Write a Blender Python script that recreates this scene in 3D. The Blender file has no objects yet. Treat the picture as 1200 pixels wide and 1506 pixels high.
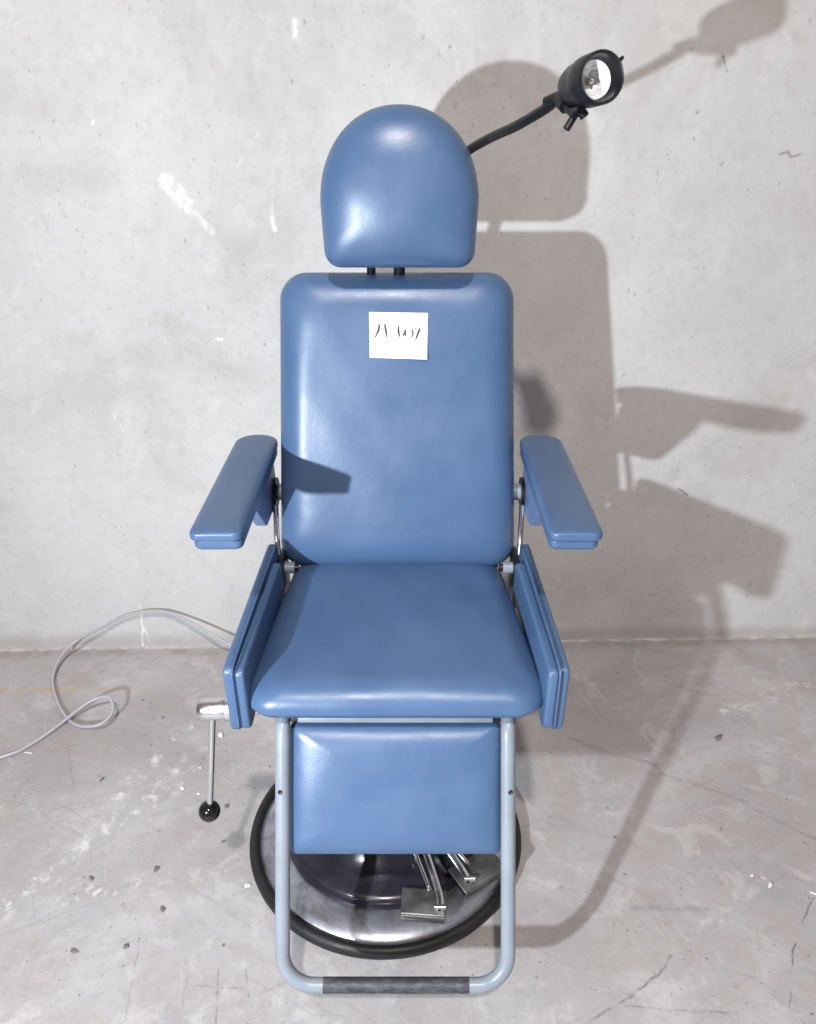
import bpy, bmesh, math, random
from math import sin, cos, pi, radians, sqrt
from mathutils import Vector, Matrix
from mathutils.bvhtree import BVHTree

random.seed(7)
S = bpy.context.scene
COL = S.collection
V = Vector

# ------------------------------------------------------------------ materials
def new_mat(name):
    m = bpy.data.materials.new(name); m.use_nodes = True
    nt = m.node_tree; b = nt.nodes['Principled BSDF']
    return m, nt, b

class NT:
    """small helper round a node tree"""
    def __init__(self, nt): self.nt = nt
    def n(self, typ, **kw):
        x = self.nt.nodes.new(typ)
        for k, v in kw.items(): setattr(x, k, v)
        return x
    def link(self, a, b): self.nt.links.new(a, b)
    def put(self, sock, v):
        if hasattr(v, 'links') or hasattr(v, 'is_linked'): self.link(v, sock)
        else: sock.default_value = v
    def math(self, op, a, b=None, c=None, clamp=False):
        x = self.n('ShaderNodeMath', operation=op, use_clamp=clamp)
        self.put(x.inputs[0], a)
        if b is not None: self.put(x.inputs[1], b)
        if c is not None: self.put(x.inputs[2], c)
        return x.outputs[0]
    def vmath(self, op, a, b=None):
        x = self.n('ShaderNodeVectorMath', operation=op)
        self.put(x.inputs[0], a)
        if b is not None:
            if op == 'SCALE': self.put(x.inputs[3], b)
            else: self.put(x.inputs[1], b)
        return x
    def coord(self): return self.n('ShaderNodeTexCoord').outputs['Object']
    def mapping(self, vec, scale=(1,1,1), loc=(0,0,0), rot=(0,0,0)):
        x = self.n('ShaderNodeMapping'); self.link(vec, x.inputs[0])
        x.inputs['Scale'].default_value = scale; x.inputs['Location'].default_value = loc
        x.inputs['Rotation'].default_value = rot
        return x.outputs[0]
    def noise(self, vec, scale, detail=4, rough=.55, dist=0, out=0):
        x = self.n('ShaderNodeTexNoise'); self.link(vec, x.inputs['Vector'])
        x.inputs['Scale'].default_value = scale; x.inputs['Detail'].default_value = detail
        x.inputs['Roughness'].default_value = rough; x.inputs['Distortion'].default_value = dist
        return x.outputs[out]
    def voro(self, vec, scale, feature='F1', rnd=1.0):
        x = self.n('ShaderNodeTexVoronoi', feature=feature); self.link(vec, x.inputs['Vector'])
        x.inputs['Scale'].default_value = scale; x.inputs['Randomness'].default_value = rnd
        return x
    def mr(self, v, a, b, c=0., d=1., smooth=True):
        x = self.n('ShaderNodeMapRange'); x.interpolation_type = 'SMOOTHSTEP' if smooth else 'LINEAR'
        self.link(v, x.inputs[0])
        for i, q in enumerate((a, b, c, d)): x.inputs[i+1].default_value = q
        return x.outputs[0]
    def mix(self, f, a, b, blend='MIX'):
        x = self.n('ShaderNodeMix', data_type='RGBA', blend_type=blend)
        self.put(x.inputs[0], f)
        for s, v in ((x.inputs[6], a), (x.inputs[7], b)):
            if isinstance(v, tuple): s.default_value = (*v, 1) if len(v) == 3 else v
            else: self.link(v, s)
        return x.outputs[2]
    def bump(self, h, strength=.2, dist=.01, normal=None):
        x = self.n('ShaderNodeBump'); self.link(h, x.inputs['Height'])
        x.inputs['Strength'].default_value = strength; x.inputs['Distance'].default_value = dist
        if normal is not None: self.link(normal, x.inputs['Normal'])
        return x.outputs[0]

def seg_group():
    g = bpy.data.node_groups.new('stroke_mask', 'ShaderNodeTree')
    for nm, t in (('P', 'NodeSocketVector'), ('A', 'NodeSocketVector'), ('B', 'NodeSocketVector'), ('In', 'NodeSocketFloat'), ('Out', 'NodeSocketFloat')):
        g.interface.new_socket(nm, in_out='INPUT', socket_type=t)
    g.interface.new_socket('Mask', in_out='OUTPUT', socket_type='NodeSocketFloat')
    k = NT(g); i = k.n('NodeGroupInput'); o = k.n('NodeGroupOutput')
    pa = k.vmath('SUBTRACT', i.outputs['P'], i.outputs['A']).outputs[0]
    ba = k.vmath('SUBTRACT', i.outputs['B'], i.outputs['A']).outputs[0]
    h = k.math('DIVIDE', k.vmath('DOT_PRODUCT', pa, ba).outputs['Value'], k.vmath('DOT_PRODUCT', ba, ba).outputs['Value'], clamp=True)
    d = k.vmath('LENGTH', k.vmath('SUBTRACT', pa, k.vmath('SCALE', ba, h).outputs[0]).outputs[0]).outputs['Value']
    m = k.n('ShaderNodeMapRange'); m.interpolation_type = 'SMOOTHSTEP'
    k.link(d, m.inputs[0]); k.link(i.outputs['In'], m.inputs[1]); k.link(i.outputs['Out'], m.inputs[2])
    m.inputs[3].default_value = 1; m.inputs[4].default_value = 0
    k.link(m.outputs[0], o.inputs[0])
    return g
SEG = seg_group()

def broken(k, vec, m, scale, lo, hi, keep=.15):
    """break a mask up into ragged bits"""
    return k.math('MULTIPLY', m, k.mr(k.noise(vec, scale, 3, .7), lo, hi, keep, 1))

def strokes(k, vec, segs):
    """max of soft line masks; segs = (A, B, inner, outer, gain)"""
    acc = None
    for a, b, i_, o_, gain in segs:
        x = k.n('ShaderNodeGroup'); x.node_tree = SEG
        k.link(vec, x.inputs['P'])
        x.inputs['A'].default_value = a; x.inputs['B'].default_value = b
        x.inputs['In'].default_value = i_; x.inputs['Out'].default_value = o_
        m = k.math('MULTIPLY', x.outputs[0], gain)
        acc = m if acc is None else k.math('MAXIMUM', acc, m)
    return acc

def poly(pts, i_, o_, gain):
    return [(pts[j], pts[j+1], i_, o_, gain) for j in range(len(pts)-1)]

def warp(k, vec, scale, amt, detail=2):
    c = k.noise(vec, scale, detail, .5, out=1)
    off = k.vmath('SCALE', k.vmath('SUBTRACT', c, (.5, .5, .5)).outputs[0], amt).outputs[0]
    return k.vmath('ADD', vec, off).outputs[0]

def simple(name, col, rough=.5, metal=0., bump=0., bscale=200, var=0.0, coat=0.):
    m, nt, b = new_mat(name); k = NT(nt); vec = k.coord()
    n = k.noise(vec, 14, 4)
    f = k.mr(n, .3, .7)
    dark = tuple(c*(1-var) for c in col)
    k.link(k.mix(f, dark, col), b.inputs['Base Color'])
    k.link(k.mr(k.noise(vec, 25, 5), .3, .75, max(rough-.07, .02), rough+.07), b.inputs['Roughness'])
    b.inputs['Metallic'].default_value = metal
    b.inputs['Coat Weight'].default_value = coat
    if bump: k.link(k.bump(k.noise(vec, bscale, 3), bump, .002), b.inputs['Normal'])
    return m

def vinyl_mat():
    m, nt, b = new_mat('blue_vinyl'); k = NT(nt); vec = k.coord()
    n = k.noise(vec, 5, 5, .6)
    c = k.mix(k.mr(n, .3, .7), (.056, .110, .220), (.068, .129, .247))
    # a few pale scuffs
    sc = k.math('MULTIPLY', k.mr(k.noise(k.mapping(vec, (60, 60, 14)), 1, 4, .7), .64, .76), .26)
    c = k.mix(sc, c, (.22, .29, .40))
    c = k.mix(k.math('MULTIPLY', k.mr(k.noise(vec, 3.2, 5, .7), .50, .68), .22), c, (.10, .150, .245))
    k.link(c, b.inputs['Base Color'])
    r = k.mr(k.noise(vec, 9, 4, .65), .3, .7, .33, .42)
    k.link(r, b.inputs['Roughness'])
    b.inputs['Specular IOR Level'].default_value = .6
    grain = k.voro(vec, 420, 'F1').outputs['Distance']
    h1 = k.bump(grain, .11, .0009)
    wav = k.noise(vec, 16, 3, .5)
    h2 = k.bump(wav, .10, .006, h1)
    fine = k.noise(k.mapping(vec, (1, 1, 1)), 70, 3, .6)
    h3 = k.bump(fine, .06, .002, h2)
    k.link(h3, b.inputs['Normal'])
    return m

def concrete(name, floor):
    m, nt, b = new_mat(name); k = NT(nt); vec = k.coord()
    big = k.noise(vec, 1.1, 4, .6, .4)
    mid = k.noise(k.mapping(vec, (1, 1.4, .8), rot=(.2, .1, .5)), 5.2, 6, .68, .5)
    mid2 = k.noise(k.mapping(vec, (1, 1, 1), (5, 2, 1)), 9, 5, .7, .9)
    fine = k.noise(vec, 42, 5, .75)
    mico = k.noise(vec, 210, 2, .7)
    if floor:
        base = k.mix(k.mr(big, .3, .7), (.372, .360, .368), (.442, .430, .438))
        cl = k.noise(k.mapping(vec, (1, 1, 1), (4, 8, 0)), 1.9, 5, .62, .8)
        base = k.mix(k.math('MULTIPLY', k.mr(cl, .46, .66), .55), base, (.285, .268, .282))
        base = k.mix(k.math('MULTIPLY', k.mr(cl, .46, .32), .45), base, (.53, .52, .535))
        base = k.mix(k.math('MULTIPLY', k.mr(mid, .48, .66), .32), base, (.295, .28, .29))
        base = k.mix(k.math('MULTIPLY', k.mr(mid2, .53, .66), .50), base, (.53, .515, .50))
        base = k.mix(k.math('MULTIPLY', k.mr(k.math('ADD', k.math('MULTIPLY', mid2, -.5), mid), .20, .34), .22), base, (.40, .345, .30))
    else:
        base = k.mix(k.mr(big, .3, .7), (.49, .487, .488), (.56, .557, .558))
        base = k.mix(k.math('MULTIPLY', k.mr(k.noise(k.mapping(vec, (1, 1, 1), (2, 5, 3)), 1.7, 5, .62, .9), .45, .66), .50), base, (.40, .385, .365))
        base = k.mix(k.math('MULTIPLY', k.mr(k.noise(k.mapping(vec, (1, 1, .7), (7, 1, 6)), 2.6, 5, .6, 1.2), .50, .70), .45), base, (.60, .595, .585))
        base = k.mix(k.math('MULTIPLY', k.mr(mid, .48, .72), .22), base, (.44, .43, .42))
        base = k.mix(k.math('MULTIPLY', k.mr(mid2, .53, .72), .35), base, (.64, .635, .63))
    base = k.mix(k.math('MULTIPLY', k.mr(fine, .45, .72), .30 if floor else .20), base, (.27, .25, .245))
    base = k.mix(k.math('MULTIPLY', k.mr(mico, .55, .8), .22), base, (.66, .65, .64))
    hgt = k.math('ADD', k.math('MULTIPLY', fine, .55), k.math('MULTIPLY', mid, .7))
    # pits: sparse, irregular, gathered in patches, some with a pale broken rim
    wv = warp(k, vec, 34, .022, 3)
    pits = rims = None
    P_ = ((15, (1, 1, 1), .095, .60, (0, 0, 0), .40), (36, (1, 1, 1), .15, .50, (3, 7, 2), .42), (80, (1, 1, 1), .20, .50, (8, 1, 5), .42)) if floor else \
         ((24, (1, 1, .6), .115, .50, (0, 0, 0), .40), (48, (1, 1, .55), .16, .45, (3, 7, 2), .42), (90, (1, 1, .6), .20, .5, (8, 1, 5), .44))
    for sc, st, rad, dens, off, nlo in P_:
        vo = k.voro(k.mapping(wv, st, off), sc)
        sep = k.n('ShaderNodeSeparateColor'); k.link(vo.outputs['Color'], sep.inputs[0])
        rr = k.math('MULTIPLY', k.mr(sep.outputs[0], dens, 1, 0, 1, False), rad)
        d = k.math('SUBTRACT', vo.outputs['Distance'], rr)
        on = k.math('MULTIPLY', k.math('GREATER_THAN', rr, .012), k.mr(k.noise(k.mapping(vec, (1, 1, 1), off), 2.6, 2), nlo, nlo+.12))
        pm = k.math('MULTIPLY', k.math('MULTIPLY', k.mr(d, -.03, .025, 1, 0), on), k.mr(sep.outputs[1], 0, 1, .25, 1))
        pits = pm if pits is None else k.math('MAXIMUM', pits, pm)
        if floor and rims is None:
            rims = k.math('MULTIPLY', k.math('MULTIPLY', k.mr(d, .03, .10, 1, 0), on), sep.outputs[2])
    if rims is not None: base = k.mix(k.math('MULTIPLY', rims, .22), base, (.68, .67, .66))
    base = k.mix(k.math('MULTIPLY', pits, .85 if floor else .45), base, (.12, .11, .115))
    hgt = k.math('SUBTRACT', hgt, k.math('MULTIPLY', pits, 1.0))
    w2 = warp(k, warp(k, vec, 9, .05, 3), 55, .016, 2)
    w3 = warp(k, vec, 17, .022, 4)
    return m, nt, b, k, vec, base, hgt, w2, w3

FS = 1.63/1.6                                  # marks were measured for a camera 1.60 m up, it stands at 1.63 m
WALL_A = V((-1.3835, 2.1652, 0))*FS; WALL_D = (V((1.4201, 2.2437, 0)) - V((-1.3835, 2.1652, 0))).normalized()
WALL_N = V((WALL_D.y, -WALL_D.x, 0))
def wallp(x, z, off=0.):
    t = (x - WALL_A.x)/WALL_D.x
    p = WALL_A + WALL_D*t + WALL_N*off
    return V((p.x, p.y, z))

def wall_mat():
    m, nt, b, k, vec, base, hgt, w2, w3 = concrete('concrete_wall_surface', False)
    W = lambda x, z: tuple(wallp(x*FS, 1.6 + (z-1.6)*FS))
    # darker patches and trowel marks; the first stroke is faint shade painted in
    dk = [(W(-.95, 1.478), W(-.79, 1.471), .0, .075, .20), (W(-1.0, 1.66), W(-.9, 1.63), .0, .06, .15), (W(-.52, 1.35), W(-.45, 1.30), .0, .07, .15),
          (W(-1.6, .02), W(1.8, .015), .0, .05, .45), (W(.18, .122), W(.23, .107), .002, .012, .5)]
    base = k.mix(strokes(k, w2, dk), base, (.30, .28, .265))
    dl = [(W(.780, 1.742), W(.789, 1.713), .001, .006, .8), (W(.854, .568), W(.883, .549), .0, .006, .7), (W(-.02, 1.0), W(-.01, 1.01), .0, .004, .6)]
    dl += poly([W(.965, 1.525), W(.985, 1.532), W(1.0, 1.52), W(1.02, 1.524)], .0005, .006, .65)
    dl += poly([W(.55, .42), W(.58, .40), W(.60, .405)], .0, .005, .5)
    base = k.mix(strokes(k, w3, dl), base, (.17, .155, .15))
    # lighter plaster smears and drips, each where it is on the wall
    pl = [(W(-.622, 1.462), W(-.578, 1.408), .008, .028, 1.), (W(-.585, 1.415), W(-.520, 1.341), .001, .016, .55),
          (W(-.357, 1.425), W(-.356, 1.385), .0, .010, .5), (W(-.356, 1.385), W(-.356, 1.345), .002, .010, .95),
          (W(-.271, 1.818), W(-.272, 1.783), .001, .012, .75), (W(-.376, 1.576), W(-.412, 1.537), .0, .006, .45), (W(-.425, 1.52), W(-.440, 1.498), .0, .005, .4),
          (W(-.546, 1.052), W(-.525, 1.052), .001, .006, .9), (W(-.787, 1.60), W(-.79, 1.595), .001, .006, .6)]
    pl += poly([W(-.866, .874), W(-.862, .832), W(-.846, .779)], .0003, .0035, .55)
    pl += poly([W(-.889, .169), W(-.892, .120), W(-.888, .08), W(-.902, .004)], .0008, .006, .9)
    pl += poly([W(-.893, .11), W(-.882, .06), W(-.876, .02)], .0005, .005, .7)
    base = k.mix(broken(k, vec, strokes(k, w3, pl), 48, .38, .58, .1), base, (.80, .80, .80))
    k.link(base, b.inputs['Base Color'])
    k.link(k.mr(mid_r(k, vec), .3, .7, .72, .9), b.inputs['Roughness'])
    b.inputs['Specular IOR Level'].default_value = .3
    k.link(k.bump(hgt, .30, .006), b.inputs['Normal'])
    return m

def mid_r(k, vec): return k.noise(vec, 12, 2)

def floor_mat():
    m, nt, b, k, vec, base, hgt, w2, w3 = concrete('concrete_floor_surface', True)
    w2, w3 = [k.vmath('ADD', k.vmath('SCALE', q, 1/FS).outputs[0], (0, 0, .03/FS)).outputs[0] for q in (w2, w3)]
    # pale drag marks and spilt plaster
    pale = [((-.95, 1.15, 0), (-.62, 1.60, 0), .0, .06, .8), ((-.80, 1.45, 0), (-.66, 1.78, 0), .0, .04, .8), ((-.62, 1.25, 0), (-.80, 1.22, 0), .0, .035, .9), ((-.60, 1.235, 0), (-.57, 1.225, 0), .0, .015, .9),
            ((.95, 1.85, 0), (1.3, 2.0, 0), .0, .05, .6), ((.83, 1.27, 0), (.88, 1.24, 0), .0, .012, .7), ((.63, 1.17, 0), (.70, 1.16, 0), .0, .02, .5)]
    base = k.mix(broken(k, vec, strokes(k, w2, pale), 30, .50, .66, 0), base, (.66, .65, .645))
    # scrape marks: many thin, broken, running in a few directions
    for ang, sc, off, lo, c in ((.5, (2.4, 60, 1), (1, 2, 0), .60, (.20, .185, .19)), (-.42, (2, 70, 1), (7, 3, 0), .60, (.22, .19, .185)), (1.3, (2.6, 64, 1), (4, 9, 0), .62, (.66, .65, .64))):
        s = k.mr(k.noise(k.mapping(k.mapping(w3, rot=(0, 0, ang)), sc, off), 1, 3, .65), lo, lo+.10)
        base = k.mix(k.math('MULTIPLY', s, .20), base, c)
    # cracks and dark lines, each where it is on the floor
    ck = []
    ck += poly([(.933, 1.217, 0), (.864, 1.132, 0), (.821, 1.070, 0), (.788, 1.011, 0), (.750, .90, 0)], .0004, .0034, .85)
    ck += poly([(.350, .934, 0), (.443, .983, 0), (.486, 1.011, 0), (.529, 1.040, 0), (.562, 1.077, 0)], .0004, .0045, .75)
    ck += poly([(.441, .972, 0), (.474, .966, 0), (.661, .953, 0)], .0003, .004, .55)
    ck += [((-.443, 1.011, 0), (-.330, 1.006, 0), .0004, .0035, .6), ((-.399, 1.047, 0), (-.379, .90, 0), .0003, .004, .65), ((-.463, 1.032, 0), (-.455, .962, 0), .0002, .0035, .55), ((-.340, 1.040, 0), (-.320, .969, 0), .0002, .0035, .6)]
    ck += poly([(-.593, 1.140, 0), (-.582, 1.085, 0), (-.555, .90, 0)], .0003, .0035, .5)
    ck += poly([(-.977, 1.712, 0), (-.935, 1.620, 0), (-.897, 1.546, 0)], .0004, .005, .35)
    ck += [((.511, 1.191, 0), (.696, 1.185, 0), .0, .014, .40), ((.902, 1.476, 0), (1.016, 1.379, 0), .0, .010, .40), ((.70, 1.60, 0), (.894, 1.499, 0), .0, .012, .30)]
    ck += poly([(.464, 1.740, 0), (.560, 1.685, 0), (.690, 1.632, 0)], .0, .011, .5)
    ck += [((.777, 1.797, 0), (.780, 1.754, 0), .001, .006, .6)]
    base = k.mix(broken(k, vec, strokes(k, w3, ck), 40, .36, .60, .25), base, (.15, .14, .14))
    # rust line, pale joint by the wall and grime under it
    W = lambda x, d: tuple(wallp(x*FS, 0, d)/FS)
    base = k.mix(strokes(k, w2, [(W(-1.7, .235), W(-1.05, .225), .0, .012, .85), (W(-1.05, .225), W(-.80, .215), .0, .009, .4)]), base, (.50, .34, .17))
    base = k.mix(broken(k, vec, strokes(k, w3, [(W(-2, .026), W(2.2, .026), .002, .045, .75)]), 11, .36, .62, .25), base, (.30, .275, .26))
    base = k.mix(broken(k, vec, strokes(k, w3, [(W(-2, .004), W(2.2, .004), .003, .013, .9)]), 14, .38, .62, .2), base, (.64, .625, .61))
    k.link(base, b.inputs['Base Color'])
    k.link(k.mr(k.noise(vec, 6, 3, .6), .3, .7, .5, .8), b.inputs['Roughness'])
    b.inputs['Specular IOR Level'].default_value = .35
    k.link(k.bump(hgt, .32, .006), b.inputs['Normal'])
    return m

def steel_plate_mat():
    m, nt, b = new_mat('worn_steel_plate'); k = NT(nt); vec = k.coord()
    n = k.noise(vec, 7, 7, .65, 1.2)
    c = k.mix(k.mr(n, .35, .65), (.30, .315, .37), (.54, .55, .61))
    st = k.mr(k.noise(k.mapping(vec, (1, 1, 1), (3, 3, 3)), 9, 7, .75, 1.0), .48, .66)
    c = k.mix(k.math('MULTIPLY', st, .75), c, (.16, .145, .14))
    k.link(c, b.inputs['Base Color']); b.inputs['Metallic'].default_value = .85
    k.link(k.mr(n, .3, .7, .46, .26), b.inputs['Roughness'])
    k.link(k.bump(k.noise(vec, 24, 4), .12, .004), b.inputs['Normal'])
    return m

M = {}
M['vinyl'] = vinyl_mat()
def paint_mat():
    m = simple('pale_blue_paint', (.250, .285, .333), .36, var=.14, bump=.05, bscale=90)
    k = NT(m.node_tree); b = m.node_tree.nodes['Principled BSDF']; src = b.inputs['Base Color'].links[0].from_socket; vec = k.coord()
    c = k.mr(k.noise(vec, 55, 4, .65), .70, .73)                      # chipped spots, more of them where feet rub
    g = k.mr(k.noise(vec, 11, 5, .7), .55, .75)
    k.link(k.mix(k.math('MULTIPLY', g, .35), k.mix(c, src, (.06, .06, .065)), (.17, .18, .20)), b.inputs['Base Color'])
    return m
M['paint'] = paint_mat()
M['paint_blue'] = simple('blue_paint', (.17, .27, .47), .42, var=.15, bump=.08)
M['chrome'] = simple('chrome', (.82, .82, .84), .10, metal=1., var=.06)
M['satin'] = simple('satin_metal', (.78, .78, .80), .27, metal=1., var=.1, bump=.05)
M['black'] = simple('black_plastic', (.007, .007, .010), .40, var=.3, bump=.06, bscale=120)
M['ball'] = simple('black_ball_plastic', (.008, .008, .010), .13, var=.1)
M['rubber'] = simple('black_rubber', (.011, .011, .012), .55, var=.4, bump=.2, bscale=160)
M['cover'] = simple('dark_plastic_cover', (.022, .020, .032), .25, var=.4, bump=.10, bscale=30)
M['card'] = simple('white_card', (.86, .86, .85), .6, var=.02)
M['ink'] = simple('black_marker', (.045, .04, .055), .6, var=.2)
M['cable'] = simple('grey_cable', (.43, .42, .46), .42, var=.1)
M['chip'] = simple('plaster_chip', (.78, .77, .75), .8, var=.15, bump=.4, bscale=300)
M['stone'] = simple('dark_grit', (.19, .175, .17), .8, var=.3, bump=.5, bscale=300)
M['steel'] = steel_plate_mat()
M['dull'] = simple('dull_scratched_steel', (.24, .24, .235), .42, metal=.75, var=.6, bump=.2, bscale=60)

def reflector_mat():
    m, nt, b = new_mat('faceted_reflector'); k = NT(nt); vec = k.coord()
    b.inputs['Base Color'].default_value = (.95, .95, .97, 1); b.inputs['Metallic'].default_value = .2
    b.inputs['Roughness'].default_value = .25
    k.link(k.bump(k.voro(vec, 90).outputs['Distance'], .25, .004), b.inputs['Normal'])
    return m
M['reflector'] = reflector_mat()

def sleeve_mat():
    m, nt, b = new_mat('worn_grip'); k = NT(nt); vec = k.coord()
    n = k.noise(k.mapping(vec, (1, 3, 3)), 40, 6, .75, .2)
    c = k.mix(k.mr(n, .40, .68), (.030, .032, .038), (.085, .09, .10))
    k.link(c, b.inputs['Base Color']); k.link(k.mr(n, .3, .7, .55, .35), b.inputs['Roughness'])
    k.link(k.bump(n, .3, .003), b.inputs['Normal'])
    return m
M['sleeve'] = sleeve_mat()

# ------------------------------------------------------------------ geometry
def link(o, parent=None):
    COL.objects.link(o)
    if parent is not None: o.parent = parent
    return o

def world_off(parent):
    v = V((0, 0, 0))
    while parent is not None:
        v += parent.location; parent = parent.parent
    return v

def build(name, bm, mat, parent=None, smooth=True, sharp=None):
    """one mesh object; verts are in world space, shifted to the parent's origin"""
    bmesh.ops.remove_doubles(bm, verts=bm.verts, dist=1e-6)
    bmesh.ops.recalc_face_normals(bm, faces=bm.faces)
    off = world_off(parent)
    # own origin: centre of its bounds
    lo = V([min(v.co[i] for v in bm.verts) for i in range(3)]); hi = V([max(v.co[i] for v in bm.verts) for i in range(3)])
    c = (lo+hi)/2
    for v in bm.verts: v.co -= c
    me = bpy.data.meshes.new(name); bm.to_mesh(me); bm.free()
    for p in me.polygons: p.use_smooth = smooth
    if sharp is not None: me.set_sharp_from_angle(angle=radians(sharp))
    me.materials.append(mat)
    o = bpy.data.objects.new(name, me); link(o, parent); o.location = c - off
    return o

def thing(name, label, cat, loc=(0, 0, 0), group=None):
    o = bpy.data.objects.new(name, None); link(o); o.location = loc
    o.empty_display_size = .1
    return tag(o, label, cat, group)

def tag(o, label, cat, group=None):
    o['label'] = label; o['category'] = cat
    if group: o['group'] = group
    return o

def rings(bm, rs, cap0=True, cap1=True, closed=True):
    vs = [[bm.verts.new(p) for p in r] for r in rs]
    n = len(rs[0])
    for a, b in zip(vs[:-1], vs[1:]):
        for i in range(n if closed else n-1):
            bm.faces.new((a[i], a[(i+1) % n], b[(i+1) % n], b[i]))
    if cap0: bm.faces.new(list(reversed(vs[0])))
    if cap1: bm.faces.new(vs[-1])
    return vs

def fan_cap(bm, ring, centre):
    c = bm.verts.new(centre); n = len(ring)
    for i in range(n): bm.faces.new((ring[i], ring[(i+1) % n], c))

def catmull(pts, per=10):
    P = [V(p) for p in pts]; P = [2*P[0]-P[1]] + P + [2*P[-1]-P[-2]]; out = []
    for i in range(1, len(P)-2):
        for j in range(per):
            t = j/per; a, b, c, d = P[i-1:i+3]
            out.append(.5*((2*b) + (c-a)*t + (2*a-5*b+4*c-d)*t*t + (3*b-a-3*c+d)*t**3))
    out.append(P[-2]); return out

def tube(bm, pts, r, n=16, caps=True):
    pts = [V(p) for p in pts]; rs = []
    rad = r if callable(r) else (lambda t: r)
    T = [(pts[min(i+1, len(pts)-1)] - pts[max(i-1, 0)]).normalized() for i in range(len(pts))]
    up = V((0, 0, 1)) if abs(T[0].z) < .9 else V((1, 0, 0))
    N = (up - T[0]*up.dot(T[0])).normalized()
    for i, p in enumerate(pts):
        N = (N - T[i]*N.dot(T[i])).normalized(); B = T[i].cross(N)
        q = rad(i/(len(pts)-1))
        rs.append([p + (N*cos(2*pi*j/n) + B*sin(2*pi*j/n))*q for j in range(n)])
    rings(bm, rs, caps, caps)

def lathe(bm, prof, origin, axis=(0, 0, 1), n=48, caps=(True, True)):
    """prof: (radius, height) along axis"""
    a = V(axis).normalized(); up = V((0, 0, 1)) if abs(a.z) < .9 else V((1, 0, 0))
    x = (up - a*up.dot(a)).normalized(); y = a.cross(x); o = V(origin)
    rings(bm, [[o + a*h + (x*cos(2*pi*j/n) + y*sin(2*pi*j/n))*r for j in range(n)] for r, h in prof], *caps)

def rrect(hw0, hw1, v0, v1, r0, r1, n=10, m=10):
    """rounded trapezoid outline; half widths and corner radii at bottom (v0) and top (v1), corners plus points on edges"""
    pts = []
    cs = [((hw0-r0), v0+r0, r0, -pi/2), ((hw1-r1), v1-r1, r1, 0), (-(hw1-r1), v1-r1, r1, pi/2), (-(hw0-r0), v0+r0, r0, pi)]
    for i, (cx, cy, r, a0) in enumerate(cs):
        arc = [(cx + r*cos(a0 + pi/2*j/n), cy + r*sin(a0 + pi/2*j/n)) for j in range(n+1)]
        pts += arc
        nx, ny, nr, na = cs[(i+1) % 4]
        e = (nx + nr*cos(na), ny + nr*sin(na)); s = arc[-1]
        for j in range(1, m): pts.append((s[0] + (e[0]-s[0])*j/m, s[1] + (e[1]-s[1])*j/m))
    return pts

def pad(bm, outline, thick, dome, q, O, U, Vv, N, back_r=.008, wobble=0., seed=0, er=None, crown=.008, morph=.6):
    """upholstered cushion: flat back, straight side, then a superellipse dome of height `dome` (exponent q: higher = flatter face)."""
    us = [p[0] for p in outline]; vs = [p[1] for p in outline]
    cu, cv = (min(us)+max(us))/2, (min(vs)+max(vs))/2
    hu, hv = (max(us)-min(us))/2, (max(vs)-min(vs))/2
    h = min(hu, hv)
    O, U, Vv, N = V(O), V(U), V(Vv), V(N)
    rnd = random.Random(seed); ph = [rnd.uniform(0, 6.28) for _ in range(6)]
    def ring(ins, z):
        # near the rim the inset is even all round; towards the middle it scales with the outline
        t = ins/h; k_ = min(1, t/.5); iu = ins*(1-k_) + t*hu*k_; iv = ins*(1-k_) + t*hv*k_
        su, sv = max(0, (hu-iu)/hu), max(0, (hv-iv)/hv); out = []
        m_ = min(1, t/morph); m_ = m_*m_*(3-2*m_)          # contours turn into ellipses towards the middle, so no ridges
        for u, v in outline:
            du, dv = u-cu, v-cv; g_ = sqrt((du/hu)**2 + (dv/hv)**2)
            e_ = 1 - m_ + m_/max(g_, .5)
            a = cu + du*su*e_; b = cv + dv*sv*e_
            w = wobble*min(1, t*6)*(sin(a*23+ph[0])*sin(b*19+ph[1]) + .5*sin(a*47+ph[2]+b*31))
            out.append(O + U*a + Vv*b + N*(z + w))
        return out
    R = [ring(back_r, 0), ring(back_r*.3, back_r*.3), ring(0, back_r)]
    zt = thick - dome
    for j in range(1, 4): R.append(ring(0, back_r + (zt-back_r)*j/3))
    for j in range(1, 34):
        t = (j/34)**2.2
        if er:                                          # round edge of width er, then a nearly flat face
            e = min(1, h*t/er); z_ = (dome-crown)*sqrt(1 - (1-e)**2) + crown*(1 - (1-t)**2.2)
        else: z_ = dome*(1 - (1-t)**q)**(1/q)
        R.append(ring(h*t, zt + z_))
    vv = rings(bm, R, True, False)
    fan_cap(bm, vv[-1], O + U*cu + Vv*cv + N*thick)

def box(bm, lo, hi, rot=None, bevel=0.):
    b2 = bmesh.new(); bmesh.ops.create_cube(b2, size=1)
    lo, hi = V(lo), V(hi); c = (lo+hi)/2; d = hi-lo
    for v in b2.verts: v.co = V((v.co.x*d.x, v.co.y*d.y, v.co.z*d.z))
    if bevel: bmesh.ops.bevel(b2, geom=b2.edges[:], offset=bevel, segments=3, affect='EDGES', profile=.5)
    for v in b2.verts: v.co = (rot @ v.co if rot else v.co) + c
    merge(bm, b2)

def merge(bm, b2):
    m = {v: bm.verts.new(v.co) for v in b2.verts}
    for f in b2.faces: bm.faces.new([m[v] for v in f.verts])
    b2.free()

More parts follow.
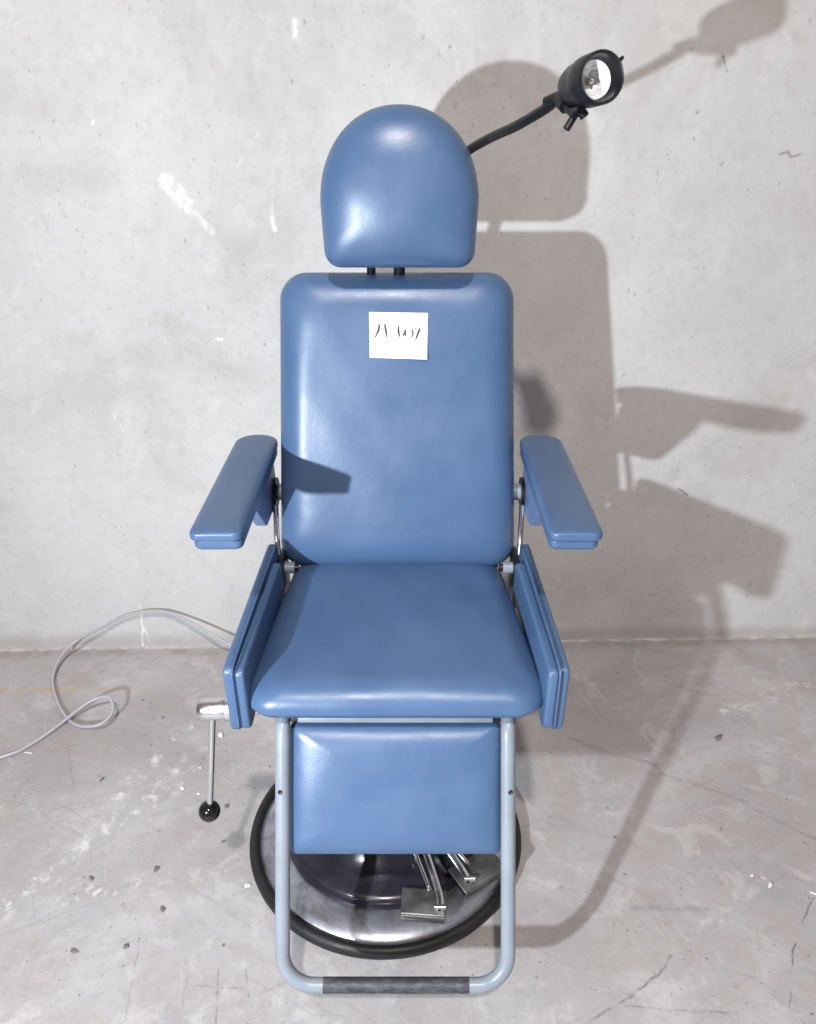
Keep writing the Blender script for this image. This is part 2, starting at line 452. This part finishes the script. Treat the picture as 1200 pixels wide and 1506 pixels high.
def slab(bm, prof, x0, x1, shear, bev):
    """YZ profile extruded along x from x0 to x1; shear(y) gives an x offset; edges rounded by bev"""
    P = [V((0, *p)) for p in prof]; n = len(P); c = sum(P, V())/n
    def ring(ins, x):
        out = []
        for i, p in enumerate(P):
            a = (p - P[i-1]).normalized(); b = (P[(i+1) % n] - p).normalized()
            t = (a+b).normalized(); nrm = V((0, t.z, -t.y))
            if nrm.dot(c-p) < 0: nrm = -nrm
            q = p + nrm*ins
            out.append(V((x + shear(q.y), q.y, q.z)))
        return out
    R = []
    for j in range(6):
        a = pi/2*j/5; R.append(ring(bev*(1-sin(a)), x0 + bev*(1-cos(a))))
    for j in range(6):
        a = pi/2*j/5; R.append(ring(bev*(1-cos(a)), x1 - bev*(1-sin(a))))
    rings(bm, R, True, True)

def round_poly(pts, rad, n=6):
    out = []; k = len(pts)
    for i in range(k):
        p = V((*pts[i], 0)); a = V((*pts[i-1], 0)); b = V((*pts[(i+1) % k], 0)); r = rad[i] if isinstance(rad, (list, tuple)) else rad
        da, db = (a-p).normalized(), (b-p).normalized(); th = math.acos(max(-1, min(1, da.dot(db))))
        t = min(r/math.tan(th/2), (a-p).length*.48, (b-p).length*.48)
        s, e = p+da*t, p+db*t
        for j in range(n+1):
            q = j/n; x = s*(1-q)**2 + p*2*q*(1-q) + e*q*q; out.append((x.x, x.y))
    return out

B = bmesh.new
# ------------------------------------------------------------------ setting
bm = B(); g = 40
FZ = -.03
x0, x1, y0, y1 = -6, 6, -5, 2.6
for f in [((x0, y0, FZ), (x1, y0, FZ), (x1, y1, FZ), (x0, y1, FZ))]: bm.faces.new([bm.verts.new(p) for p in f])
me = bpy.data.meshes.new('floor'); bm.to_mesh(me); bm.free(); me.materials.append(floor_mat())
fl = link(bpy.data.objects.new('floor', me)); fl['kind'] = 'structure'

bm = B()
a, b_ = wallp(-6, 0), wallp(6, 0); bk = -WALL_N*.2
q = [a, b_, b_+bk, a+bk]
rings(bm, [[p + V((0, 0, z)) for p in q] for z in (-.06, 4.2)])
me = bpy.data.meshes.new('wall'); bmesh.ops.recalc_face_normals(bm, faces=bm.faces); bm.to_mesh(me); bm.free(); me.materials.append(wall_mat())
wl = link(bpy.data.objects.new('wall', me)); wl['kind'] = 'structure'

# ------------------------------------------------------------------ the chair
CX = -.021                                     # centre line of the chair
chair = thing('examination_chair', 'blue vinyl medical examination chair with armrests and headrest lamp, on a round steel base', 'examination chair', (-.056, 1.421, -.03))

th = radians(13); BU = V((1, 0, 0)); BV = V((0, sin(th), cos(th))); BN = V((0, -cos(th), sin(th)))
# backrest
bt = .085
BO = V((CX-.003, 1.548, .685)) - BN*(bt-.016)
bm = B()
pad(bm, rrect(.2715, .2535, -.008, .652, .055, .060), bt, .064, 4.6, BO, BU, BV, BN, wobble=.0006, seed=1, er=.068, crown=.004)
backrest = build('backrest', bm, M['vinyl'], chair)
# a backing board behind the cushion
bm = B(); R3 = Matrix((BU, BV, BN)).transposed()
c = BO + BV*.33 - BN*.012
box(bm, c - V((.235, .30, .010)), c + V((.235, .30, .010)), R3, .004)
build('back_board', bm, M['paint_blue'], chair, sharp=40)

# headrest
ht = .112; hth = radians(9); HU = BU; HV = V((0, sin(hth), cos(hth))); HN = V((0, -cos(hth), sin(hth)))
HO = V((CX+.004, 1.640, 1.336)) - HN*(ht-.055)
def head_outline():
    pts = []; W, L, r = .1585, .301, .034
    # bottom edge and corners, slightly narrower at the bottom
    n = 8
    for j in range(n+1):
        a = -pi/2 + pi/2*j/n; pts.append((W-.005-r + r*cos(a), r + r*sin(a)))
    for j in range(1, 8): pts.append((W-.005 + .005*j/8, r + (.122-r)*j/8))
    for j in range(0, 41):
        a = pi*j/40; ca, sa = cos(a), sin(a); e = 2/2.12
        pts.append((W*math.copysign(abs(ca)**e, ca), .122 + (L-.122)*abs(sa)**e))
    for j in range(1, 8): pts.append((-(W - .005*j/8), .122 + (r-.122)*j/8))
    for j in range(n+1):
        a = pi + pi/2*j/n; pts.append((-(W-.005-r) + r*cos(a), r + r*sin(a)))
    for j in range(1, 12): q = j/12; pts.append((-(W-.005-r)*(1-2*q), 0))
    return pts
bm = B(); pad(bm, head_outline(), ht, .078, 2.5, HO, HU, HV, HN, wobble=.0006, seed=3, morph=.5)
build('headrest', bm, M['vinyl'], chair)
for dx in (-.060, .000):
    bm = B()
    p0 = HO + HU*dx + HV*.05 + HN*(.004); p1 = BO + BU*(dx+.004) + BV*.60 + BN*(.004); p2 = BO + BU*(dx+.004) + BV*.42 + BN*(-.012)
    tube(bm, catmull([p0, p0.lerp(p1, .5), p1, p2], 6), .0095 if dx < -.05 else .0125, 14)
    build('headrest_post', bm, M['black'], chair)

# seat
SN = V((0, -.03, 1)).normalized(); SV = V((0, 1, .03)).normalized(); SO = V((CX-.003, 1.116, .612))
bm = B()
pad(bm, rrect(.282, .245, 0, .505, .060, .05), .068, .050, 4.2, SO, BU, SV, SN, back_r=.016, wobble=.0010, seed=5, er=.056, crown=.008)
build('seat', bm, M['vinyl'], chair)
bm = B()
box(bm, (CX-.20, 1.19, .552), (CX+.20, 1.57, .603), bevel=.005)
build('seat_frame', bm, M['paint'], chair, sharp=40)
bm = B(); box(bm, (CX-.235, 1.605, .59), (CX+.235, 1.632, .715), bevel=.003)  # black filler added behind the seat-to-back gap so it reads as dark shade
build('dark_gap_filler', bm, M['black'], chair, sharp=40)
for s in (-1, 1):       # cast brackets at the foot of the backrest
    bm = B()
    xx = CX + s*.256
    tube(bm, [(xx-.018, 1.548, .686), (xx+.018, 1.548, .686)], .0135, 18)
    box(bm, (xx+s*.016-.006, 1.545, .62), (xx+s*.016+.006, 1.62, .70), bevel=.002)
    build('hinge_bracket', bm, M['paint'], chair, sharp=40)
    bm = B(); tube(bm, [(xx-s*.0185, 1.548, .686), (xx-s*.026, 1.548, .686)], .009, 14)
    build('hinge_pin', bm, M['black'], chair, sharp=40)

# armrests: two stacked layers each, carried by a block, a pivot tube and a link rod
for s in (-1, 1):
    axis = V((s*.008, 1, 0)).normalized()
    AU = V((axis.y, -axis.x, 0)); xc = CX + s*.3175
    out = rrect(.0475, .0475, 0, .487, .017, .044, n=8, m=10)
    yf = 1.205
    bm = B()
    pad(bm, out, .024, .015, 3.2, (xc, yf, .9395), AU, axis, V((0, 0, 1)), back_r=.004, wobble=.0004, seed=8)
    arm = build('armrest', bm, M['vinyl'], chair)
    bm = B()
    out2 = rrect(.0435, .0435, .004, .480, .014, .040, n=8, m=10)
    pad(bm, out2, .0205, .004, 6, (xc-s*.0025, yf, .920), AU, axis, V((0, 0, 1)), back_r=.006, seed=9)
    build('lower_layer', bm, M['vinyl'], arm)
    bm = B()
    prof = round_poly([(1.40, .919), (1.665, .919), (1.68, .835), (1.64, .798), (1.53, .802)], .02)
    slab(bm, prof, CX+s*.302-.013, CX+s*.302+.013, lambda y: 0, .003)
    build('support_block', bm, M['paint_blue'], arm, sharp=40)
    px_, py_, pz_ = CX, 1.648, .831
    bm = B()
    tube(bm, [(CX+s*.2885, py_, pz_), (CX+s*.282, py_, pz_)], .034, 24)
    build('pivot_bushing', bm, M['black'], arm, sharp=40)
    bm = B(); tube(bm, [(CX+s*.2815, py_, pz_), (CX+s*.22, py_, pz_)], .0195, 24)
    build('pivot_tube', bm, M['paint'], chair, sharp=40)
    bm = B()
    lp = catmull([(CX+s*.283, 1.612, .815), (CX+s*.282, 1.60, .79), (CX+s*.279, 1.575, .74), (CX+s*.274, 1.555, .685)], 6)
    tube(bm, lp, .0068, 12)
    build('link_rod', bm, M['chrome'], chair)
    # padded side panel, two layers, hung beside the seat
    sh = lambda y, s=s: s*(1.54-y)*.046
    prof = round_poly([(1.128, .570), (1.122, .724), (1.165, .731), (1.545, .757), (1.553, .655)], [.022, .016, .05, .022, .03])
    bm = B()
    xa = CX + s*.2725
    slab(bm, prof, xa if s > 0 else xa-.020, xa+.020 if s > 0 else xa, sh, .006)
    sp = build('side_panel', bm, M['vinyl'], chair, sharp=60)
    prof = round_poly([(1.127, .574), (1.121, .719), (1.165, .725), (1.485, .742), (1.50, .655)], [.022, .016, .05, .022, .03])
    bm = B()
    slab(bm, prof, xa-.0185 if s > 0 else xa-.001, xa+.001 if s > 0 else xa+.0185, sh, .006)
    build('inner_layer', bm, M['vinyl'], sp, sharp=60)
    bm = B()
    wp = [V((xa + s*.0008 + sh(y), y, z)) for y, z in ((1.121, .592), (1.1185, .64), (1.1165, .705), (1.119, .722), (1.135, .729), (1.18, .7335), (1.30, .742), (1.42, .750), (1.52, .756))]
    tube(bm, catmull(wp, 5), .0021, 8)
    build('piping', bm, M['vinyl'], sp)
    bm = B()
    box(bm, (CX+s*.266-.006, 1.51, .60), (CX+s*.266+.006, 1.60, .715), bevel=.002)
    build('panel_bracket', bm, M['black'], chair, sharp=40)

# leg rest: U shaped tube frame and pad, tipped forward
ph = radians(26.5); LV = V((0, sin(ph), cos(ph))); LN = V((0, -cos(ph), sin(ph)))
LO = V((CX-.003, 1.165, .602))                                   # top of the tubes
hw, L, rr = .2145, .527, .060
pts = [LO + BU*-hw]
pts += [LO + BU*-hw - LV*(L-rr)*j/8 for j in range(1, 9)]
for j in range(1, 11):
    a = pi/2*j/10; pts.append(LO + BU*(-hw+rr-rr*cos(a)) - LV*(L-rr+rr*sin(a)))
for j in range(1, 9): pts.append(LO + BU*(-hw+rr + (2*hw-2*rr)*j/8) - LV*L)
for j in range(1, 11):
    a = pi/2*j/10; pts.append(LO + BU*(hw-rr+rr*sin(a)) - LV*(L-rr+rr*cos(a)))
pts += [LO + BU*hw - LV*(L-rr)*(1-j/8) for j in range(1, 9)]
bm = B(); tube(bm, pts, .0140, 22)
frame = build('footrest_frame', bm, M['paint'], chair)
bm = B(); tube(bm, [LO + BU*x - LV*L for x in (-.137, -.06, .04, .140)], .0144, 22)
build('grip_sleeve', bm, M['sleeve'], frame, sharp=40)
for s in (-1, 1):
    bm = B(); lathe(bm, [(.0044, 0), (.0044, .0012), (.003, .002), (.0012, .0012)], LO + BU*(s*(hw+.0025)) - LV*.155 + LN*.0133, LN, 14)
    build('screw', bm, M['black'], frame, sharp=40)
bm = B()
pad(bm, rrect(.2045, .2045, -.287, -.030, .014, .014), .052, .034, 4, LO - LN*.044, BU, LV, LN, wobble=.0006, seed=12, er=.048, crown=.004)
build('leg_pad', bm, M['vinyl'], chair)
bm = B()
c = LO - LV*.016 - LN*.004; R3 = Matrix((BU, LV, LN)).transposed()
box(bm, c - V((.186, .0105, .012)), c + V((.186, .0105, .012)), R3, .004)
build('crossbar', bm, M['paint'], chair, sharp=40)
for s in (-1, 1):
    bm = B(); c = LO + BU*(s*.192) - LV*.010 - LN*.018
    box(bm, c - V((.010, .016, .018)), c + V((.010, .016, .018)), R3, .002)
    build('hinge_block', bm, M['black'], chair, sharp=40)

# lift column, hidden mostly by the leg pad
bx, by = -.056, 1.421
bm = B(); lathe(bm, [(.055, .17), (.055, .545)], (bx, by, 0), n=40)
build('lift_column', bm, M['chrome'], chair, sharp=40)
bm = B(); box(bm, (CX-.13, 1.23, .43), (CX+.13, 1.46, .5445), bevel=.012)
build('lift_housing', bm, M['cover'], chair, sharp=40)

# base: everything on the floor stands at FZ
def grow(bm):
    for v in bm.verts: v.co = V((bx + (v.co.x-bx)*1.04, by + (v.co.y-by)*1.04, v.co.z*FS + FZ))
# base
bm = B()
prof = [(.02, .004), (.300, .004), (.306, .010), (.304, .022), (.296, .029), (.285, .035), (.27, .039), (.255, .0425), (.24, .0445), (.02, .0445)]
lathe(bm, prof, (bx, by, 0), n=96)
grow(bm); base = build('base_plate', bm, M['steel'], chair, sharp=50)
bm = B()
n = 96; m_ = 12; rs = []
for j in range(n+1):
    a = 2*pi*j/n
    rs.append([V((bx + (.3165 + .0125*cos(2*pi*i/m_))*cos(a), by + (.3165 + .0125*cos(2*pi*i/m_))*sin(a), .0175 + .0165*sin(2*pi*i/m_))) for i in range(m_)])
rings(bm, rs, False, False)
grow(bm); build('rubber_rim', bm, M['rubber'], base)
bm = B()
lathe(bm, [(.10, .0455), (.236, .0455), (.241, .049), (.240, .055), (.232, .058), (.234, .062), (.231, .068), (.221, .072), (.20, .078), (.18, .088), (.16, .106), (.142, .14), (.125, .19), (.115, .215), (.09, .22)], (bx, by, 0), n=96)
grow(bm); build('base_cover', bm, M['cover'], base, sharp=60)
# foot pedals on the right of the base
def strap(bm, pts, w, t, flat):
    """flat bar swept through pts; flat = direction of its width"""
    pts = [V(p) for p in pts]; rs = []
    for i, p in enumerate(pts):
        T = (pts[min(i+1, len(pts)-1)] - pts[max(i-1, 0)]).normalized(); W_ = (V(flat) - T*V(flat).dot(T)).normalized(); N_ = T.cross(W_)
        rs.append([p + W_*a + N_*b for a, b in ((w/2, -t/2), (w/2, t/2), (w*.3, t*.8), (-w*.3, t*.8), (-w/2, t/2), (-w/2, -t/2))])
    rings(bm, rs, True, True)
for (px, py, pz, ang, hw_, hd_, l0, tilt, jx) in ((.035, 1.165, .052, radians(-5), .050, .031, (.020, 1.335, .085), .13, .034), (.160, 1.250, .053, radians(33), .060, .035, (.040, 1.345, .088), .10, -.036)):
    bm = B()
    Rz = Matrix.Rotation(ang, 3, 'Z') @ Matrix.Rotation(tilt, 3, 'X'); pc = V((px, py, pz))
    box(bm, pc - V((hw_, hd_, .004)), pc + V((hw_, hd_, .004)), Rz, .0035)
    ped = build('foot_pedal', bm, M['dull'], chair, sharp=40)
    bm = B(); off = Rz @ V((0, -hd_+.001, -.009))       # turned down front lip
    box(bm, pc + off - V((hw_*.97, .0025, .0085)), pc + off + V((hw_*.97, .0025, .0075)), Rz, .002)
    build('pedal_lip', bm, M['dull'], ped, sharp=40)
    q = pc + Rz @ V((jx, .012, .010)); e = pc + Rz @ V((jx*1.1, -.024, .008))
    bm = B(); strap(bm, catmull([V(l0), V(l0).lerp(q, .5) + V((0, 0, .012)), q, e], 6), .015, .006, (1, .2, 0))
    build('pedal_lever', bm, M['satin'], ped, sharp=50)
    bm = B(); d = V((-.026 if jx > 0 else .020, .0, .004))
    tube(bm, catmull([V(l0) + d, V(l0).lerp(q, .5) + d*.9 + V((0, 0, .008)), q + d*.8 + V((0, .012, 0))], 6), .005, 10)
    build('pedal_rod', bm, M['chrome'], ped)
    bm = B(); tube(bm, [e + V((-.012, .010, .004)), e + V((.012, .010, .004))], .006, 12)
    build('pedal_pin', bm, M['satin'], ped, sharp=40)
bm = B(); box(bm, (-.03, 1.30, .05), (.085, 1.375, .10), bevel=.008)
build('pedal_housing', bm, M['cover'], chair, sharp=40)

# adjustment lever on the left
bm = B(); tube(bm, [(-.345, 1.20, .570), (-.20, 1.20, .570)], .0105, 16)
build('cross_shaft', bm, M['satin'], chair, sharp=40)
bm = B(); lathe(bm, [(.004, -.001), (.012, .000), (.018, .004), (.0212, .011), (.0218, .02), (.0218, .050), (.0205, .056), (.0235, .058), (.0235, .068), (.015, .069)], (-.413, 1.20, .570), (1, 0, 0), 28)
build('lever_hub', bm, M['satin'], chair, sharp=40)
bm = B(); tube(bm, [(-.385, 1.20, .556), (-.403, 1.20, .42), (-.4175, 1.20, .315)], .0068, 16)
lev = build('adjustment_lever', bm, M['chrome'], chair, sharp=40)
bm = B(); bmesh.ops.create_uvsphere(bm, u_segments=32, v_segments=20, radius=.0228)
for v in bm.verts: v.co += V((-.4205, 1.20, .294))
build('lever_knob', bm, M['ball'], lev)

# lamp on a gooseneck behind the headrest
LC = V((.306, 1.520, 1.661))                                      # middle of the lamp body
ax = V((.27, -.93, .10)).normalized()                             # where it points
bm = B()
g0 = [(.03, 1.90, 1.40), (.085, 1.875, 1.50), (.120, 1.83, 1.540), (.165, 1.765, 1.570), (.211, 1.690, 1.594), (.252, 1.615, 1.622), (.269, 1.592, 1.638)]
gp = catmull(g0, 12)
tube(bm, gp, .0095, 14)
neck = build('lamp_gooseneck', bm, M['black'], chair)
bm = B()
LS, LW = 1.06, .885
prof = [(.012, -.062), (.026, -.058), (.035, -.048), (.040, -.030), (.0412, -.004), (.0418, .0), (.0455, .003), (.0462, .008), (.0462, .047), (.0440, .050), (.0400, .047), (.0375, .030), (.034, .026), (.0335, .020)]
lathe(bm, [(a*LW, b*LS) for a, b in prof], LC, ax, 48, (True, False))
head = build('lamp_head', bm, M['black'], chair, sharp=50)
bm = B()
prof = [(.0335, .024)] + [(.0335*sqrt(j/10), .004 + .020*j/10) for j in range(9, 0, -1)] + [(.003, .0035)]
lathe(bm, [(a*LW, b*LS) for a, b in prof], LC, ax, 40, (False, True))
build('lamp_reflector', bm, M['reflector'], head)
bm = B(); lathe(bm, [(.0045, .0035), (.0048, .012), (.003, .017), (.001, .0185)], LC, ax, 16)
build('lamp_bulb', bm, M['satin'], head)
side = V((0, 0, 1)).cross(ax).normalized(); upv = ax.cross(side)
# clamp: yoke from the neck to the body, with a thumb screw hanging below
bm = B()
q = LC - ax*.03 - upv*.042 - side*.012
e = V(g0[-1])
tube(bm, [e - V((.016, -.016, .008)), e, e.lerp(q, .6)], .0125, 14)
tube(bm, [e.lerp(q, .3), q, q + ax*.035], .008, 12)
build('lamp_clamp', bm, M['black'], head, sharp=40)
bm = B()
q2 = LC - upv*.041 - ax*.012
tube(bm, [q2 + upv*.006 - side*.01, q2 - upv*.010 + side*.004], .0085, 14)
tube(bm, [q2 - side*.030 - upv*.030, q2 - side*.022 - upv*.018, q2 - side*.012 - upv*.004], .0065, 12)
build('thumb_screw', bm, M['black'], head, sharp=40)
bm = B()
q3 = LC + ax*.046 + (upv*.62 + side*.78).normalized()*.0405
dq = (upv*.62 + side*.78).normalized()
tube(bm, [q3 - dq*.003, q3 + dq*.004, q3 + dq*.009], lambda t: .0045 - .002*t, 10)
build('rim_tab', bm, M['black'], head, sharp=40)

# ------------------------------------------------------------------ taped card with handwriting
bpy.context.view_layer.update()
dg = bpy.context.evaluated_depsgraph_get()
tree = BVHTree.FromObject(backrest, dg); inv = backrest.matrix_world.inverted()
def on_back(u, v, off):
    p = BO + BU*u + BV*v + BN*.3
    hit, nrm, _, _ = tree.ray_cast(inv @ p, -BN)
    return backrest.matrix_world @ hit + BN*off
# card corners in backrest coordinates
K = [(-.0575, .474), (.0645, .4705), (.0658, .5665), (-.0580, .5685)]     # bl br tr tl
def card_pt(s, t, off):
    off += .006*max(0, s-.55)*max(0, .45-t)/.2        # one corner lifts a little
    a = V(K[0]).lerp(V(K[1]), s); b = V(K[3]).lerp(V(K[2]), s); q = a.lerp(b, t)
    return on_back(q.x, q.y, off)
bm = B(); nx, ny = 12, 10
for off, flip in ((.0016, False), (.0006, True)):
    gv = [[bm.verts.new(card_pt(i/nx, j/ny, off)) for i in range(nx+1)] for j in range(ny+1)]
    for j in range(ny):
        for i in range(nx):
            f = (gv[j][i], gv[j][i+1], gv[j+1][i+1], gv[j+1][i]); bm.faces.new(f if not flip else tuple(reversed(f)))
    if not flip: top = gv
for edge in ([[r[0] for r in top], [r[0] for r in gv]], [[r[-1] for r in top], [r[-1] for r in gv]], [top[0], gv[0]], [top[-1], gv[-1]]):
    for i in range(len(edge[0])-1): bm.faces.new((edge[0][i], edge[0][i+1], edge[1][i+1], edge[1][i]))
card = build('paper_card', bm, M['card'], None, smooth=False)
tag(card, 'small white paper card with handwritten black marks stuck high on the blue backrest', 'card')
# pen strokes, in fractions of the card (x from left, y from top), with half widths
def pen(bm, pts, w):
    P = catmull([(*p, 0) for p in pts], 6); n = len(P)
    L_, R_ = [], []
    for i, p in enumerate(P):
        t = (P[min(i+1, n-1)] - P[max(i-1, 0)]); t = V((t.x*.126, t.y*.102, 0)).normalized()
        q = i/(n-1); h = w*(.55 + .45*sin(pi*min(1, q*1.1)))
        d = V((-t.y, t.x, 0))*h
        for arr, sg in ((L_, 1), (R_, -1)):
            s_, t_ = p.x + sg*d.x/.126, p.y + sg*d.y/.102
            arr.append(bm.verts.new(card_pt(s_, 1-t_, .0021)))
    for i in range(n-1): bm.faces.new((L_[i], L_[i+1], R_[i+1], R_[i]))
for pts_, w_ in (
    ([(.150, .285), (.166, .280), (.172, .315), (.155, .40), (.125, .48), (.100, .545)], 0.0024),
    ([(.095, .540), (.112, .535)], 0.0017),
    ([(.265, .245), (.275, .33), (.288, .43), (.302, .545)], 0.0024),
    ([(.500, .290), (.500, .38), (.508, .46), (.525, .520)], 0.0024),
    ([(.578, .520), (.600, .45), (.615, .355)], 0.0017),
    ([(.617, .36), (.618, .44), (.628, .515)], 0.0020),
    ([(.726, .350), (.748, .41), (.742, .48), (.718, .540)], 0.0019),
    ([(.775, .365), (.800, .330), (.835, .325)], 0.0010),
    ([(.855, .330), (.862, .350), (.840, .43), (.815, .51), (.798, .580)], 0.0024),
    ([(.788, .570), (.808, .575)], 0.0017),
):
    bm = B(); pen(bm, pts_, w_)
    build('pen_mark', bm, M['ink'], card, smooth=False)

# ------------------------------------------------------------------ cable on the floor, looped up the wall
cp = [(-1.45, 1.50, .006), (-1.143, 1.655, .006), (-1.085, 1.70, .006), (-1.035, 1.765, .012), (-.985, 1.825, .03), (-.948, 1.850, .045), (-.905, 1.855, .055), (-.880, 1.83, .05),
      (-.873, 1.795, .04), (-.895, 1.765, .03), (-.935, 1.762, .022), (-.985, 1.785, .012), (-1.04, 1.84, .008), (-1.095, 1.92, .008), (-1.135, 2.0, .010), (-1.140, 2.08, .03), (-1.10, 2.13, .06),
      (-1.02, 2.145, .10), (-.955, 2.152, .135), (-.89, 2.155, .155), (-.84, 2.155, .162), (-.79, 2.152, .158), (-.72, 2.135, .135), (-.64, 2.11, .10), (-.555, 2.08, .06), (-.46, 2.02, .03), (-.36, 1.90, .012), (-.27, 1.74, .007), (-.17, 1.66, .007)]
cp = [(x*FS, y*FS, z*FS + FZ) for x, y, z in cp]
bm = B(); tube(bm, catmull(cp, 10), .0050, 10)
tag(build('power_cable', bm, M['cable']), 'pale grey power cable looped on the floor and leaning on the wall', 'cable')

# ------------------------------------------------------------------ loose bits on the floor
def chip(name, x, y, size, mat, label, cat, group, seed, flat=.2):
    r = random.Random(seed); bm = B(); bmesh.ops.create_icosphere(bm, subdivisions=2, radius=1)
    for v in bm.verts:
        n_ = 1 + .28*sin(v.co.x*3+seed) + .2*sin(v.co.y*5+seed*2) + r.uniform(-.12, .12)
        v.co = V((v.co.x*size[0]*n_, v.co.y*size[1]*n_, v.co.z*size[0]*flat*n_))*.8
    x, y = x*FS, y*FS
    R = Matrix.Rotation(seed*1.7, 3, 'Z'); zmin = min(v.co.z for v in bm.verts)
    for v in bm.verts: v.co = R @ (v.co - V((0, 0, zmin))) + V((x, y, FZ + .0005))
    return tag(build(name, bm, mat, None, smooth=False), label, cat, group)
G = 'loose chips on the floor'
chip('plaster_chip', -0.544, 1.745, (0.017, 0.008), M['chip'], 'large white plaster chip on the floor just right of the lever rod', 'chip', G, 3)
chip('plaster_chip', -0.605, 1.546, (0.008, 0.007), M['chip'], 'small round white chip on the floor left of the lever rod', 'chip', G, 5)
chip('plaster_chip', -0.557, 1.527, (0.006, 0.006), M['chip'], 'tiny white chip close beside the lever rod above the black knob', 'chip', G, 8)
chip('plaster_chip', -0.576, 1.62, (0.008, 0.004), M['chip'], 'thin pale chip beside the middle of the lever rod', 'chip', G, 9)
chip('plaster_chip', -1.075, 1.677, (0.013, 0.004), M['chip'], 'thin curved white flake on the floor below the grey cable', 'chip', G, 11)
chip('plaster_chip', -0.376, 1.247, (0.011, 0.008), M['chip'], 'white flake on the floor left of the black rubber rim', 'chip', G, 14)
chip('plaster_chip', 0.815, 1.275, (0.006, 0.005), M['chip'], 'tiny white chip on bare floor at right, nearest the chair', 'chip', G, 17)
chip('plaster_chip', 0.845, 1.246, (0.014, 0.005), M['chip'], 'long white chip on bare floor at right', 'chip', G, 19)
chip('plaster_chip', 0.94, 1.226, (0.006, 0.01), M['chip'], 'white chip at the top end of the floor crack', 'chip', G, 21)
chip('floor_grit', -0.474, 1.485, (0.01, 0.007), M['stone'], 'dark grit lump on the floor right of the black knob', 'grit', G, 2)
chip('floor_grit', -0.458, 1.373, (0.008, 0.005), M['stone'], 'dark grit crumb between the black knob and the rubber rim', 'grit', G, 4)
chip('floor_grit', 0.904, 1.74, (0.019, 0.009), M['stone'], 'dark brown crumb lying alone on the bare floor at right', 'grit', G, 6)
chip('floor_grit', -0.832, 1.577, (0.01, 0.005), M['stone'], 'dark grit crumb on the floor below the cable loop', 'grit', G, 10)
chip('floor_grit', -0.602, 1.292, (0.01, 0.008), M['stone'], 'dark grit lump on the bare floor left of the steel base', 'grit', G, 12)
chip('floor_grit', -0.558, 1.187, (0.01, 0.007), M['stone'], 'dark grit lump low at left, nearest the steel base', 'grit', G, 16)
chip('floor_grit', -0.749, 1.268, (0.009, 0.005), M['stone'], 'slanting dark grit sliver on the bare floor at far left', 'grit', G, 18)
chip('floor_grit', -0.61, 1.096, (0.01, 0.007), M['stone'], 'dark grit lump lowest of those at left of the footrest', 'grit', G, 20)
chip('floor_grit', -0.718, 1.085, (0.012, 0.005), M['stone'], 'slanting dark grit sliver at bottom left corner of the floor', 'grit', G, 22)

# ------------------------------------------------------------------ light
w = bpy.data.worlds.new('World'); S.world = w; w.use_nodes = True
k = NT(w.node_tree); bg = w.node_tree.nodes['Background']
tc = k.n('ShaderNodeTexCoord'); sx = k.n('ShaderNodeSeparateXYZ'); k.link(tc.outputs['Generated'], sx.inputs[0])
f = k.mr(sx.outputs[2], -.2, .9, 0, 1)
k.link(k.mix(f, (.72, .60, .54), (1.0, .88, .82)), bg.inputs['Color'])
bg.inputs['Strength'].default_value = .23

def lamp(name, loc, target, size, power, col):
    l = bpy.data.lights.new(name, 'AREA'); l.shape = 'DISK'; l.size = size; l.energy = power; l.color = col
    o = bpy.data.objects.new(name, l); link(o); o.location = loc
    o.rotation_euler = (V(target) - V(loc)).to_track_quat('-Z', 'Y').to_euler()
    return o
lamp('work_light', (-1.08, -.50, 1.215), (1.2, 1.8, 1.0), .055, 86, (.86, .935, 1.0))
lamp('ceiling_light', (-.15, -2.55, 6.2), (0, 1.6, .6), .26, 325, (1.0, .92, .86))

# ------------------------------------------------------------------ camera
cam = bpy.data.cameras.new('camera'); co = bpy.data.objects.new('camera', cam); link(co)
co.location = (0, 0, 1.6); co.rotation_euler = (radians(90-26.5), 0, 0)
cam.sensor_fit = 'AUTO'; cam.sensor_width = 36; cam.lens = 1150/1506*36; cam.clip_start = .02; cam.clip_end = 60
S.camera = co
S.render.engine = 'CYCLES'
S.cycles.use_denoising = True; S.cycles.max_bounces = 7; S.cycles.diffuse_bounces = 3; S.cycles.glossy_bounces = 4
S.cycles.caustics_reflective = False; S.cycles.caustics_refractive = False
S.cycles.use_adaptive_sampling = True; S.cycles.adaptive_threshold = .012
vs = S.view_settings; vs.view_transform = 'Standard'; vs.look = 'None'; vs.exposure = 0; vs.gamma = 1; vs.use_curve_mapping = False

# the whole scene was laid out with the floor at FZ: lift it so that the floor is at zero
for o in S.objects:
    if o.parent is None: o.location.z -= FZ
